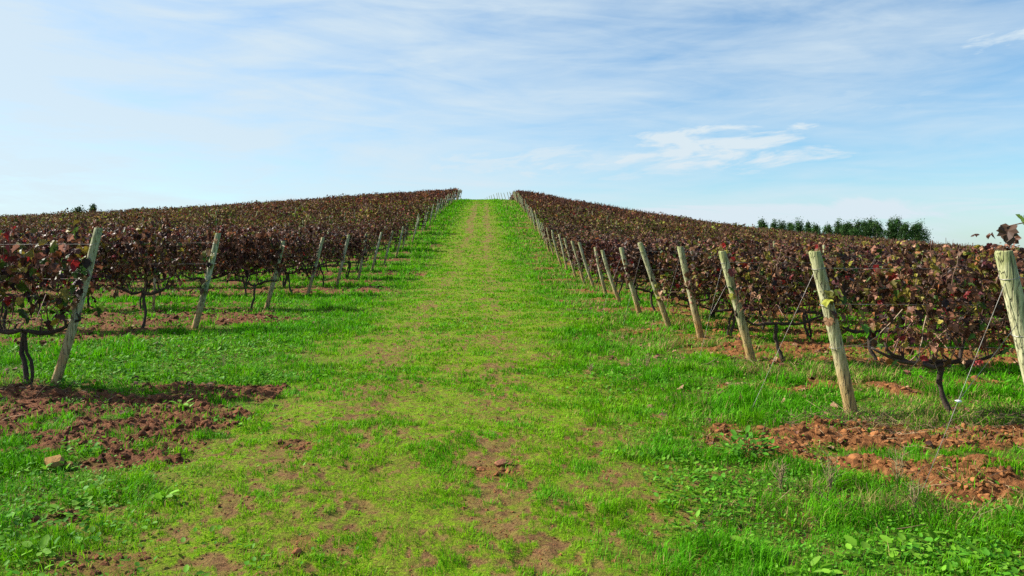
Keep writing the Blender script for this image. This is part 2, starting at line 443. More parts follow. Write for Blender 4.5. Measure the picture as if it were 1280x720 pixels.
# ------------------------------------------------------------------ grass, weeds, clods
def scatter(r0, r1, dens, amax=44, r=rng):
    a = radians(amax)
    n = int(dens * a * (r1 ** 2 - r0 ** 2))
    rr = np.sqrt(r.uniform(r0 ** 2, r1 ** 2, n)); th = r.uniform(-a, a, n)
    return rr * np.sin(th), rr * np.cos(th), rr

def build_grass():
    mb = MB()
    bins = [(2.6, 5, 7600), (5, 7, 6000), (7, 10, 3500), (10, 15, 1800), (15, 22, 850), (22, 34, 420), (34, 50, 210), (50, 75, 110), (75, 118, 60)]
    for (a, b, d) in bins:
        x, y_, r_ = scatter(a, b, d)
        ins = np.maximum(x - 3.6, -x - 4.8)
        keep = (ins < 0) | (rng.uniform(0, 1, len(x)) < np.where(r_ < 20, 1, np.clip(1.2 - ins / 14, 0, 1)))
        keep &= ins < 25
        x, y_, r_ = x[keep], y_[keep], r_[keep]
        soil = soil_mask(x, y_); bare = bare_mask(x, y_); lush = lush_mask(x, y_)
        clump = fbm(x * 1.7, y_ * 1.7, 81, 3); cl2 = fbm(x * 5, y_ * 5, 85, 2)
        dens = (1 - soil) ** 2 * (1 - .92 * sstep(.1, .9, bare)) * (.13 + .12 * lush + 1.1 * sstep(.36, .6, .45 * clump + .55 * cl2))
        dens = dens + .16 * soil * sstep(.48, .62, fbm(x * 2.4, y_ * 3, 88))
        keep = rng.uniform(0, 1, len(x)) < dens
        x, y_, r_, bare, lush, clump, cl2 = [v[keep] for v in (x, y_, r_, bare, lush, clump, cl2)]
        n = len(x)
        tall = sstep(.46, .70, .5 * clump + .5 * cl2)
        ln_ = (.027 + .025 * lush + .074 * tall * (.20 + .80 * lush)) * rng.uniform(.45, 1.5, n) * (1 - .72 * sstep(0, .55, bare))
        ln_ *= 1 + np.clip((r_ - 8) / 45, 0, 1.1)
        ln_ += .022 * sstep(.47, .60, fbm(x * 2.6, y_ * 2.2, 99, 3)) * (1 - bare) * rng.uniform(.3, 1.3, n)
        w = np.maximum(.0036, r_ * .00078) * rng.uniform(.7, 1.35, n)
        az = 6.28 * 1.5 * fbm(x * 4, y_ * 4, 97, 2) + rng.normal(0, 1.1, n); lean = np.abs(rng.normal(.36, .28, n)); bend = rng.uniform(.2, 1.1, n)
        z = ground_z(x, y_) - .004
        dx, dy = np.cos(az), np.sin(az)
        wa = az + pi / 2 + rng.normal(0, .5, n)
        wx, wy = np.cos(wa) * w * .5, np.sin(wa) * w * .5
        t1 = lean; t2 = lean + bend
        m_ = .55
        mx = x + dx * np.sin(t1) * ln_ * m_; my = y_ + dy * np.sin(t1) * ln_ * m_; mz = z + np.cos(t1) * ln_ * m_
        tx = mx + dx * np.sin(t2) * ln_ * (1 - m_); ty = my + dy * np.sin(t2) * ln_ * (1 - m_); tz = mz + np.maximum(np.cos(t2), -.2) * ln_ * (1 - m_)
        V = np.stack([np.stack([x - wx, y_ - wy, z], -1), np.stack([x + wx, y_ + wy, z], -1),
                      np.stack([mx + wx * .85, my + wy * .85, mz], -1), np.stack([mx - wx * .85, my - wy * .85, mz], -1), np.stack([tx, ty, tz], -1)], 1)
        i = np.arange(n)[:, None] * 5
        q = i + np.array([[0, 1, 2, 3]]); t = i + np.array([[3, 2, 4]])
        hue = fbm(x * .9, y_ * .6, 91, 3)
        tuft = sstep(.47, .60, fbm(x * 2.6, y_ * 2.2, 99, 3))
        k = np.clip(lush * .72 + (hue - .5) * .9 + .62 * tuft + rng.normal(0, .14, n), 0, 1)[:, None]
        dry = sstep(1.6, 2.4, x) * (1 - sstep(4.5, 6, x)) * sstep(5.2, 6.5, y_) * sstep(.42, .6, fbm(x * 1.1, y_ * 1.3, 95, 3))
        dry = np.maximum(dry, sstep(1.1, 1.7, x) * sstep(4.3, 4.6, y_) * (1 - sstep(5.3, 5.7, y_)) * sstep(.36, .58, fbm(x * 2, y_ * 3, 96, 3)))
        cy = np.array([.185, .405, .003]); cg = np.array([.092, .345, .003])
        col = cy * (1 - k) + cg * k
        u = rng.uniform(0, 1, n)
        col = np.where((u < .035 + .12 * bare + .4 * dry)[:, None], np.array([.36, .27, .10]), col)
        col = np.where((u > .93)[:, None], np.array([.03, .13, .006]), col)
        col *= rng.uniform(.5, 1.42, (n, 1))
        mb.add(V.reshape(-1, 3), t=t, q=q, col=np.repeat(np.clip(col, 0, .6), 5, 0))
    o = mb.build('grass', M['grass'], smooth=True)
    tag(o, 'bright green grass covering the track between the vines', 'grass', kind='stuff')
build_grass()

def leaflet_disc(k=7):
    a = np.arange(k) * 2 * pi / k
    return np.stack([.5 * np.sin(a) * (.8 + .2 * np.cos(a)), .5 + .5 * -np.cos(a)], 1)

def ovals(mb, pos, size, yaw, pitch, roll, col, r, aspect=.62):
    n = len(pos)
    P = leaflet_disc(7) * np.array([aspect, 1]); P = np.concatenate([P, [(0, .5)]])
    X = P[None, :, 0] * np.ones((n, 1)); Y = P[None, :, 1] * np.ones((n, 1))
    Zz = .25 * np.abs(X) - .12 * Y ** 2
    L = np.stack([X, Y, Zz], -1) * size[:, None, None]
    Mx = euler_basis(n, r, yaw, pitch, roll)
    V = np.einsum('nij,nkj->nki', Mx, L) + pos[:, None, :]
    F = np.array([(7, i, (i + 1) % 7) for i in range(7)])
    T = (np.arange(n)[:, None, None] * 8 + F[None]).reshape(-1, 3)
    mb.add(V.reshape(-1, 3), t=T, col=np.repeat(col, 8, 0))

def build_weeds():
    mb = MB()
    for (a, b, d) in [(2.7, 6, 1500), (6, 10, 800), (10, 16, 420), (16, 26, 150), (26, 50, 28)]:
        x, y_, r_ = scatter(a, b, d)
        lush = lush_mask(x, y_); soil = soil_mask(x, y_); bare = bare_mask(x, y_)
        pt = fbm(x * .55 + 3, y_ * .9, 101, 3)
        br = np.where((x > 1.1) & (y_ < 5.4), .22, 0) + np.where((x > 2.2) & (y_ > 7.2) & (y_ < 9), .16, 0) + np.where((x < -3) & (y_ > 8.8) & (y_ < 12.5), .2, 0) + np.where((x < -1.8) & (y_ < 5.5), .1, 0)
        f = sstep(.46, .66, pt + br) * (1 - .8 * soil) * (1 - bare) * (.12 + .88 * lush)
        k = rng.uniform(0, 1, len(x)) < f
        x, y_, r_ = x[k], y_[k], r_[k]; n = len(x)
        kind = vnoise(x * .8, y_ * .8, 107)
        sz = np.where(kind > .5, .030, .018) * rng.uniform(.6, 1.7, n) * (1 + np.clip((r_ - 7) / 16, 0, 1.3))
        z = ground_z(x, y_) + rng.uniform(.008, .055, n)
        col = np.where((rng.uniform(0, 1, n) < .55)[:, None], np.array([.075, .25, .012]), np.array([.14, .33, .018])) * rng.uniform(.7, 1.35, (n, 1))
        ovals(mb, np.stack([x, y_, z], 1), sz, rng.uniform(0, 2 * pi, n), rng.normal(.35, .35, n), rng.normal(0, .3, n), col, rng, .75)
    o = mb.build('clover', M['weed'], smooth=True)
    tag(o, 'low broad-leaved clover and weeds spread through the grass', 'clover', kind='stuff')
build_weeds()

def ico():
    import bmesh
    bm = bmesh.new(); bmesh.ops.create_icosphere(bm, subdivisions=2, radius=1)
    v = np.array([p.co[:] for p in bm.verts]); f = np.array([[q.index for q in p.verts] for p in bm.faces]); bm.free()
    return v, f
ICO_V, ICO_F = ico()
def lump(r, sq=.6):
    v = ICO_V.copy()
    for k in range(7):
        d = r.normal(0, 1, 3); d /= np.linalg.norm(d)
        c = r.uniform(.35, .8); s = v @ d
        v = v - np.clip(s - c, 0, 1)[:, None] * d * .85
    v *= (1 + .10 * r.normal(0, 1, (len(v), 1)))
    v[:, 2] *= sq
    return v
LUMPS = [lump(np.random.default_rng(200 + k), .55 + .1 * (k % 4)) for k in range(10)]
def soil_col(x, n):
    a = np.array([.225, .094, .034]); b = np.array([.145, .058, .028])
    k = sstep(-3, 1, x)[:, None]
    return (b * (1 - k) + a * k) * rng.uniform(.45, 1.5, (n, 1))
def build_clods():
    mb = MB()
    for (a, b, d, smax) in [(2.8, 9, 1100, .042), (9, 17, 160, .065), (17, 34, 36, .08)]:
        x, y_, r_ = scatter(a, b, d, 42)
        f = soil_mask(x, y_) * .8 + .40 * bare_mask(x, y_)
        k = rng.uniform(0, 1, len(x)) < f
        x, y_ = x[k], y_[k]; n = len(x)
        s = .006 + smax * rng.uniform(0, 1, n) ** 5.5 * np.clip(soil_mask(x, y_) + .25, 0, 1)
        z = ground_z(x, y_) - s * .05
        col = soil_col(x, n)
        yaw = rng.uniform(0, 2 * pi, n)
        for m in range(10):
            i = np.arange(m, n, 10)
            if not len(i): continue
            R = euler_basis(len(i), rng, yaw[i], rng.normal(0, .4, len(i)), rng.normal(0, .4, len(i)))
            V = np.einsum('nij,kj->nki', R, LUMPS[m]) * (s[i][:, None, None]) + np.stack([x[i], y_[i], z[i]], 1)[:, None, :]
            T = (np.arange(len(i))[:, None, None] * len(ICO_V) + ICO_F[None]).reshape(-1, 3)
            mb.add(V.reshape(-1, 3), t=T, col=np.repeat(col[i], len(ICO_V), 0))
    o = mb.build('soil_clods', M['clod'], smooth=False)
    tag(o, 'loose reddish brown clods on the turned soil beside the rows', 'soil clods', kind='stuff')
build_clods()

def build_litter():
    """dry stems, prunings and fallen leaves lying under the vines and in the turned soil"""
    mb = MB()
    zones = [(7.0, 3.3, 4.2, .55, 260), (9.95, 3.2, 6, .5, 170), (6.3, 2.0, 4.5, .5, 110), (6.95, 2.6, 5.6, .4, 420), (9.8, 2.6, 6.5, .4, 260), (8.45, -7, -4.4, .4, 130), (5.1, 1.7, 3.6, .35, 120), (8.2, -6.5, -3, .7, 110), (7.2, -5.8, -2.5, .8, 90), (15, -8.5, -4, .9, 90), (4.6, 1.2, 2.9, .3, 60)]
    for (yc, xa, xb, sy, n) in zones:
        for k in range(n):
            x = rng.uniform(xa, xb); y_ = yc + rng.normal(0, sy * .5)
            L = rng.uniform(.05, .26); a = rng.uniform(0, 2 * pi); up = max(0, rng.normal(.18, .3))
            z = float(ground_z(x, y_)) + .006
            p0 = np.array([x, y_, z]); d = np.array([cos(a) * cos(up), sin(a) * cos(up), sin(up)])
            pm = p0 + d * L * .5 + rng.normal(0, .012, 3); p1 = p0 + d * L + rng.normal(0, .015, 3)
            c = [(.34, .25, .13), (.18, .11, .06), (.07, .045, .03), (.12, .075, .045)][rng.integers(0, 4)]
            V, t, q = tube_geo([p0, pm, p1], [.0025, .0022, .001], 3, False)
            mb.add(V, q=q, col=c)
    n = 1500
    x = np.where(rng.uniform(0, 1, n) < .6, rng.uniform(1.6, 9, n), rng.uniform(-10, -3, n)); y_ = rng.uniform(5.5, 18, n)
    col = np.array([(.16, .07, .04), (.24, .13, .07), (.10, .045, .03), (.30, .18, .10)])[rng.integers(0, 4, n)]
    leaves(mb, np.stack([x, y_, ground_z(x, y_) + .025], 1), rng.uniform(.05, .10, n), rng.uniform(0, 6.3, n), rng.normal(0, .35, n), rng.normal(0, .35, n), col, rng.uniform(.2, .9, n), rng.normal(0, .4, n), rng)
    o = mb.build('leaf_litter', M['straw'], smooth=False)
    tag(o, 'dry stems and fallen brown leaves lying under the vine rows', 'leaf litter', kind='stuff')
build_litter()

# ------------------------------------------------------------------ posts
def post_mesh(name, h, dia, lean, axis_sign, r, tilt_y=0.0, ns=14):
    """a round post whose foot is at the origin and whose top leans by (lean) along x"""
    n = 9; dia = dia * .81
    t = np.linspace(-.12, 1, n)
    bow = .012 * r.normal()
    px = lean * axis_sign * t + bow * np.sin(t * pi); py = tilt_y * t + .012 * r.normal() * np.sin(t * pi); pz = h * t
    rad = dia / 2 * (1.04 - .10 * np.clip(t, 0, 1)) * (1 + .02 * r.normal(0, 1, n)); rad[-1] *= .97
    pts = np.stack([px, py, pz], 1)
    pts = np.concatenate([pts, pts[-1:] + np.array([0, 0, .008])]); rad = np.append(rad, rad[-1] * .86); t = np.append(t, 1.0)
    V, tt, q = tube_geo(pts, rad, ns, True, .018, r)
    hcol = np.concatenate([np.repeat(np.clip(t, 0, 1), ns), [0, 1]])
    mb = MB(); mb.add(V, t=tt, q=q, col=np.stack([hcol, hcol, hcol], 1))
    return mb

SIDE = {1: 'right', -1: 'left'}
def row_words(side, k):
    return '%s row on the %s' % (ordw(k + 1), SIDE[side])

wr = np.random.default_rng(5)
def wire_strand(mb, a, b, rad, sag=0.0, n=8, ns=4):
    a = np.array(a, float); b = np.array(b, float)
    t = np.linspace(0, 1, n)[:, None]
    p = a + (b - a) * t; p[:, 2] -= (sag * 4 * t * (1 - t))[:, 0]
    V, tt, q = tube_geo(p, rad, ns, False)
    mb.add(V, q=q, col=(.4, .4, .4))

def build_end_post(side, k, P):
    x, y_, h, lean, dia = P; dw = dia * .81
    z = float(ground_z(x, y_))
    r = np.random.default_rng(1000 + k + (500 if side < 0 else 0))
    sgn = -side
    ty = r.normal(0, .03) if k > 2 else 0
    o = post_mesh('end_post', h, dia, lean, sgn, r, ty).build('end_post', M['wood'], loc=(x, y_, z))
    grey = np.clip((.52 if side < 0 else .16) + r.normal(0, .12) + (.15 if y_ > 15 else 0), 0, 1)
    o.color = (grey, grey, grey, 1)
    look = {(1, 0): 'thick greenish wooden end post of the nearest row at the right edge', (1, 1): 'leaning wooden end post with orange stained foot, first fully seen on the right',
            (-1, 0): 'tall grey leaning end post beside red and green vine leaves, nearest on the left'}.get((side, k))
    if look is None:
        look = '%s leaning wooden end post of the %s' % ('grey' if grey > .5 else 'pale', row_words(side, k))
    tag(o, look, 'post', 'leaning end posts on the %s of the track' % SIDE[side])
    top = np.array([lean * sgn, ty, h])
    if y_ < 32:
        for f in ((.9, .68, .42) if y_ < 14 else (.85,)):
            mb = MB(); c = top * f; n = 15; a = np.linspace(0, 2 * pi, n)
            rr = dw / 2 * (1.04 - .1 * f) + .003
            ring = np.stack([c[0] + rr * np.cos(a), c[1] + rr * np.sin(a), c[2] + .012 * np.sin(a * 1.0 + 1) + 0 * a], 1)
            V, tt, q = tube_geo(ring, .0028, 4, False); mb.add(V, q=q, col=(.3, .3, .3))
            V, tt, q = tube_geo([ring[3], ring[3] + np.array([.03 * sgn, .01, .02]), ring[3] + np.array([.05 * sgn, .0, -.015])], .0025, 4); mb.add(V, t=tt, q=q, col=(.3, .3, .3))
            mb.build('wire_tie', M['wire'], o)
    if side > 0 and k < 10:
        ax, ay = {0: (-.80, .18), 1: (-.97, .05)}.get(k, (-.8 + r.normal(0, .08), r.normal(0, .15)))
        az = float(ground_z(x + ax, y_ + ay)) - z - .03
        up = top * .88 + np.array([-dw * .45, -.02, 0])
        mb = MB()
        foot = np.array([ax, ay, az]); mid = foot + (up - foot) * .47
        gw = .0021 if k == 0 else .0016
        wire_strand(mb, foot, mid, gw); wire_strand(mb, mid, up, gw)
        if k in (0, 2): wire_strand(mb, mid, top * .72 + np.array([-dw * .4, -dw * .3, 0]), gw)
        g = mb.build('guy_wire', M['wire'], o)
        if k < 1:
            mb = MB(); s = .014
            V = lump(np.random.default_rng(7), .6) * np.array([s * 1.7, s, s * 1.3]) + mid
            mb.add(V, t=ICO_F, col=(1, 1, 1)); mb.build('wire_clip', M['clip'], g)
    return o
for k, P in enumerate(RIGHT): build_end_post(1, k, P)
for k, P in enumerate(LEFT): build_end_post(-1, k, P)

def in_view(x, y_, margin=0.0):
    px = 606 + 949 * x / max(y_, .1)
    return -40 - margin < px < 1320 + margin

# line posts standing in the rows
LINE = []
for side, rows in ((1, RIGHT), (-1, LEFT)):
    for k, P in enumerate(rows):
        if P[1] > 62: continue
        r = np.random.default_rng(3000 + k + (400 if side < 0 else 0))
        x = abs(P[0]) + (2.5 if (side < 0 and k == 2) else r.uniform(3.6, 5.5)); n = 0
        while in_view(side * x, P[1], 20) and x < 60:
            n += 1; LINE.append((side, k, n, side * x, P[1] + r.normal(0, .05), r.integers(1e6)))
            x += 6.2 + r.normal(0, .2)
for (side, k, n, x, y_, sd) in LINE:
    r = np.random.default_rng(sd); h = (1.68 if side < 0 else 1.54) + r.normal(0, .05)
    o = post_mesh('line_post', h, .075 + r.normal(0, .006), r.normal(0, .05), 1, r, r.normal(0, .04), 8).build('line_post', M['wood'], loc=(x, y_, float(ground_z(x, y_))))
    g = float(np.clip(.5 + r.normal(0, .2), 0, 1)); o.color = (g, g, g, 1)
    tag(o, 'slim upright post among the vines, %s one in the %s' % (ordw(n), row_words(side, k)), 'post', 'upright line posts standing in the rows')

# trellis wires of the nearer rows
for side, rows in ((1, RIGHT), (-1, LEFT)):
    for k, P in enumerate(rows[:7]):
        x, y_, h, lean, dia = P
        for nm, f in (('lowest', .42), ('middle', .68), ('topmost', .9)):
            xa = x - side * lean * f; xb = side * (abs(x) + min(14, 3 + y_ * .62))
            mb = MB(); nseg = max(2, int(abs(xb - xa) / 1.2)); xs = np.linspace(xa, xb, nseg)
            za = float(ground_z(x, y_)) + h * f
            pts = np.stack([xs, np.full(nseg, y_), hill(xs, np.full(nseg, y_)) - float(hill(x, y_)) + za], 1)
            V, tt, q = tube_geo(pts, .0018 + .00006 * y_, 4, False); mb.add(V, q=q, col=(.3, .3, .3))
            o = mb.build('trellis_wire', M['wire'])
            tag(o, '%s thin trellis wire strung along the %s' % (nm, row_words(side, k)), 'wire', 'trellis wires strung along the rows')

# ------------------------------------------------------------------ grapevines
PAL = np.array([(.040, .021, .011), (.084, .042, .020), (.165, .085, .038), (.28, .155, .08), (.36, .225, .125), (.165, .165, .022), (.06, .14, .016), (.26, .026, .022), (.25, .26, .03), (.25, .11, .03), (.075, .02, .020)])
def pal(n, w, r):
    w = np.array(w, float); w /= w.sum()
    c = PAL[r.choice(len(PAL), n, p=w)]
    return c * r.uniform(.45, 1.6, (n, 1))
W_BROWN = [26, 20, 16, 10, 6, 11, 4, 1.2, 3, 3, 5]
W_RIGHT = [23, 18, 14, 10, 7, 14, 6, 2.5, 6, 3, 4]
W_RED = [16, 16, 12, 6, 4, 12, 20, 6, 5, 2.5, 8]
W_DARK = [34, 28, 16, 8, 4, 3, 2, .7, .6, 2, 8]

def canopy_points(n, r, length=1.2, z0=.72, z1=1.58, half=.24):
    x = r.uniform(-length / 2 - .1, length / 2 + .1, n)
    u = r.beta(1.7, 1.25, n); zl = z0 + .34 * (vnoise(x * 2.6 + r.uniform(0, 99), x * 0 + 3, 4) - .55); zh = z1 + .30 * (vnoise(x * 3.2 + r.uniform(0, 99), x * 0 + 7, 6) - .5)
    z = zl + (zh - zl) * u
    wid = half * (.55 + .6 * np.sin(np.clip((z - z0) / (z1 - z0), 0, 1) * pi * .8 + .25))
    s = np.where(r.uniform(0, 1, n) < .75, np.sign(r.normal(0, 1, n)), r.uniform(-1, 1, n))
    yy = s * wid * r.uniform(.6, 1.1, n)
    z = z + .09 * (vnoise(x * 3 + r.uniform(0, 99), x * 0, 3) - .5) * 2 * u
    return x, yy, z

def make_vine_meshes(v, weights, nleaf=430, lsz=.088, zc=.6, z0=.66):
    r = np.random.default_rng(5000 + v)
    # trunk
    zt = zc + r.normal(0, .02); n = 9; t = np.linspace(0, 1, n)
    ph = r.uniform(0, 6, 2)
    P = np.stack([.05 * np.sin(t * 4 + ph[0]) - .05 * np.sin(ph[0]) + r.normal(0, .008, n), .03 * np.sin(t * 5 + ph[1]) - .03 * np.sin(ph[1]) + r.normal(0, .008, n), -.06 + (zt + .06) * t], 1)
    rad = np.interp(t, [0, .12, .5, .9, 1], [.042, .029, .023, .027, .017]) * (1 + .12 * r.normal(0, 1, n))
    mb = MB(); V, tt, q = tube_geo(P, rad, 8, True, .1, r); bark = np.array([.060, .042, .032])
    mb.add(V, t=tt, q=q, col=bark * r.uniform(.7, 1.2))
    if v % 3 == 0:      # a second stem, twisting up beside the first
        P2 = P + np.stack([.06 * np.sin(t * pi) + .015, .02 * np.sin(t * 6), 0 * t], 1)
        V, tt, q = tube_geo(P2, rad * .75, 7, True, .1, r); mb.add(V, t=tt, q=q, col=bark * .9)
    trunk = mb.mesh('trunk', M['bark'])
    head = P[-1]
    mb = MB(); arms = []
    for sg in (-1, 1):
        n = 8; t = np.linspace(0, 1, n)
        L = .60 + r.normal(0, .05)
        A = np.stack([head[0] + sg * L * t, head[1] + .03 * np.sin(t * 5 + ph[1]) + r.normal(0, .008, n), head[2] - .02 + .10 * t ** 1.5 + .03 * np.sin(t * 6 + ph[0]) + r.normal(0, .008, n)], 1)
        V, tt, q = tube_geo(A, np.interp(t, [0, .12, 1], [.015, .027, .013]) * (1 + .12 * r.normal(0, 1, n)), 7, True, .1, r)
        mb.add(V, t=tt, q=q, col=bark * r.uniform(.7, 1.15)); arms.append(A)
        for m in range(1, n):       # knobbly spurs
            if r.uniform() < .6:
                p = A[m]; V, tt, q = tube_geo([p, p + np.array([r.normal(0, .01), r.normal(0, .015), .035]), p + np.array([r.normal(0, .02), r.normal(0, .03), .075])], [.016, .013, .008], 5, True)
                mb.add(V, t=tt, q=q, col=bark)
    cordon = mb.mesh('cordon', M['bark'])
    mb = MB(); tips = []
    for m in range(17):
        A = arms[m % 2]; p = A[r.integers(1, len(A))]
        L = r.uniform(.6, 1.15); n = 7; t = np.linspace(0, 1, n)
        lx, ly = r.normal(0, .22), r.normal(0, .16)
        droop = r.uniform(0, .25) if m < 11 else r.uniform(.5, 1.0)
        if m >= 14: ly *= 1.8
        Q = np.stack([p[0] + lx * t * 1.1 + .03 * np.sin(t * 6 + m), p[1] + ly * t * 1.3 + .02 * np.sin(t * 7), p[2] + L * (t * .95 - droop * t ** 2.2)], 1) + r.normal(0, .008, (n, 3))
        V, tt, q = tube_geo(Q, np.linspace(.0065, .0022, n), 4, False)
        mb.add(V, q=q, col=np.array([(.17, .085, .05), (.11, .05, .032), (.26, .15, .09)][r.integers(0, 3)])); tips.append(Q)
    for m in range(8):
        x = r.uniform(-.55, .55); n = 5; t = np.linspace(0, 1, n)
        Q = np.stack([x + r.normal(0, .10) * t, r.normal(0, .12) + r.normal(0, .08) * t, 1.25 + (.22 + .34 * r.uniform() ** 2) * t], 1) + r.normal(0, .008, (n, 3))
        V, tt, q = tube_geo(Q, np.linspace(.0055, .0022, n), 4, False); mb.add(V, q=q, col=(.16, .08, .05)); tips.append(Q)
    canes = mb.mesh('canes', M['cane'])
    x, yy, z = canopy_points(nleaf, r, z0=z0)
    k = nleaf - 36       # some leaves hang straight off the canes
    for i in range(k, nleaf):
        Q = tips[r.integers(0, len(tips))]; p = Q[r.integers(2, len(Q) - 1)]; x[i], yy[i], z[i] = p + r.normal(0, .03, 3)
    z = np.maximum(z, .5)
    face = np.arctan2(yy + r.normal(0, .12, nleaf), r.normal(0, .12, nleaf))
    yaw = face - pi / 2 + r.normal(0, .7, nleaf)
    pitch = r.normal(-.75, .55, nleaf)         # tips hang down
    size = lsz * r.uniform(.6, 1.3, nleaf)
    curl = np.abs(r.normal(.45, .45, nleaf)); fold = r.normal(.1, .45, nleaf)
    col = pal(nleaf, weights, r); z = z + r.normal(0, .05, nleaf)
    fresh = (col[:, 1] > col[:, 0] * 1.2)
    curl = np.where(fresh, curl * .4, curl)
    mb = MB(); leaves(mb, np.stack([x, yy, z], 1), size, yaw, pitch, r.normal(0, .5, nleaf), col, curl, fold, r)
    lv = mb.mesh('leaves', M['vine_leaf'], smooth=False)
    return trunk, cordon, canes, lv
VAR_L = [make_vine_meshes(v, W_BROWN, 720, .080) for v in range(8)]
VAR_R = [make_vine_meshes(20 + v, W_RIGHT, 760, .078, zc=.47, z0=.58) for v in range(8)]
VAR_D = [make_vine_meshes(40 + v, W_DARK, 820, zc=.52, z0=.58) for v in range(6)]
VAR_OPEN = [make_vine_meshes(80 + v, W_RIGHT, 560, .076, zc=.46, z0=.66) for v in range(4)]
VAR_RED = [make_vine_meshes(60 + v, W_RED, 330, .098, zc=.64, z0=.72) for v in range(3)]

cand = []
for side, rows in ((1, RIGHT), (-1, LEFT)):
    for k, P in enumerate(rows):
        r = np.random.default_rng(7000 + k + (500 if side < 0 else 0))
        x = abs(P[0]) + ({(1, 0): 1.25, (1, 1): .95, (1, 2): .45, (-1, 0): .28, (-1, 1): .95}.get((side, k), r.uniform(.3, .6)))
        if side > 0 and P[1] > 112: x = max(x, 5.0)
        n = 0
        while x < 95:
            n += 1
            if in_view(side * x, P[1], 110): cand.append((P[1] + .12 * x, side, k, n, side * x + r.normal(0, .04), P[1] + r.normal(0, .03), int(r.integers(1e6))))
            x += 1.2
cand.sort()
NEAR = cand[:296]; FARV = cand[296:]
print('near vines', len(NEAR), 'to', NEAR[-1][0], 'far', len(FARV))
LOOKS = ['brown-leaved', 'dry-leaved', 'maroon-leaved', 'rusty-leaved']
for (d, side, k, n, x, y_, sd) in NEAR:
    r = np.random.default_rng(sd)
    if side < 0 and k == 0: var = VAR_RED[(n - 1) % 3]; look = 'red and green'
    else:
        blend = vnoise(x * .25, y_ * .25, 9)
        pool = VAR_D if blend > .55 and y_ > 14 else (VAR_R if side > 0 else VAR_L)
        if side > 0 and k < 3: pool = VAR_OPEN
        var = pool[r.integers(0, len(pool))]; look = None
    e = empty('grapevine', (x, y_, float(ground_z(x, y_))), 0 if r.uniform() < .5 else pi)
    if side < 0 and k == 0 and n == 1: e.rotation_euler.z = 0
    sc = (1.06 if side < 0 else .925) + (.07 if side < 0 and k == 0 else 0) + r.normal(0, .025); e.scale = (1, 1 + r.normal(0, .1), sc)
    if look: lab = 'red and green leaved grapevine, %s from the end post, %s' % (ordw(n), row_words(side, k))
    else: lab = '%s grapevine, %s from the end post, %s' % ('dry brown-leaved' if pool is not VAR_D else 'dark maroon', ordw(n), row_words(side, k))
    tag(e, lab, 'grapevine', 'grapevines trained along the rows')
    for nm, me in zip(('trunk', 'cordon', 'canes', 'leaves'), var):
        o = bpy.data.objects.new(nm, me); C.objects.link(o); o.parent = e
        if nm == 'leaves':
            w = vnoise(x * .5, y_ * .5, 19)
            o.color = tuple(np.array([.88 + .25 * (w - .5), .70 + .3 * (vnoise(x * .2, y_ * .2, 23) - .5), .80]) * r.uniform(.85, 1.15)) + (1,)

# leaves of the end vines that hang round the end posts
for side, k, n_, f0, f1 in ((-1, 0, 34, .5, .85), (-1, 1, 26, .4, .95), (-1, 2, 14, .6, 1.0), (-1, 3, 12, .4, .7), (1, 1, 20, .55, .8), (1, 2, 9, .6, .9), (1, 3, 16, .5, .75), (1, 4, 14, .35, .6)):
    P = (RIGHT if side > 0 else LEFT)[k]
    lab = 'first from the end post, %s' % row_words(side, k)
    host = next((o for o in C.objects if lab in o.get('label', '')), None)
    if host is None: continue
    r = np.random.default_rng(9000 + k + 50 * side)
    f = r.uniform(f0, f1, n_); z = float(ground_z(P[0], P[1])) + P[2] * f
    pos = np.stack([P[0] - side * P[3] * f + side * np.abs(r.normal(0, .13, n_)) - side * .05, P[1] - r.uniform(.06, .2, n_), z], 1)
    base = np.array(host.location); d = pos - base
    if abs(host.rotation_euler.z) > 1: d[:, :2] *= -1
    d /= np.array(host.scale)
    mb = MB(); leaves(mb, d, .09 * r.uniform(.7, 1.3, n_), r.uniform(-.8, .8, n_) + (pi if abs(host.rotation_euler.z) < 1 else 0), r.normal(-.9, .4, n_), r.normal(0, .4, n_), pal(n_, W_RED if k < 2 and side < 0 else W_RIGHT, r), np.abs(r.normal(.3, .25, n_)), r.normal(.1, .3, n_), r)
    o = mb.build('stray_leaves', M['vine_leaf'], host, smooth=False)

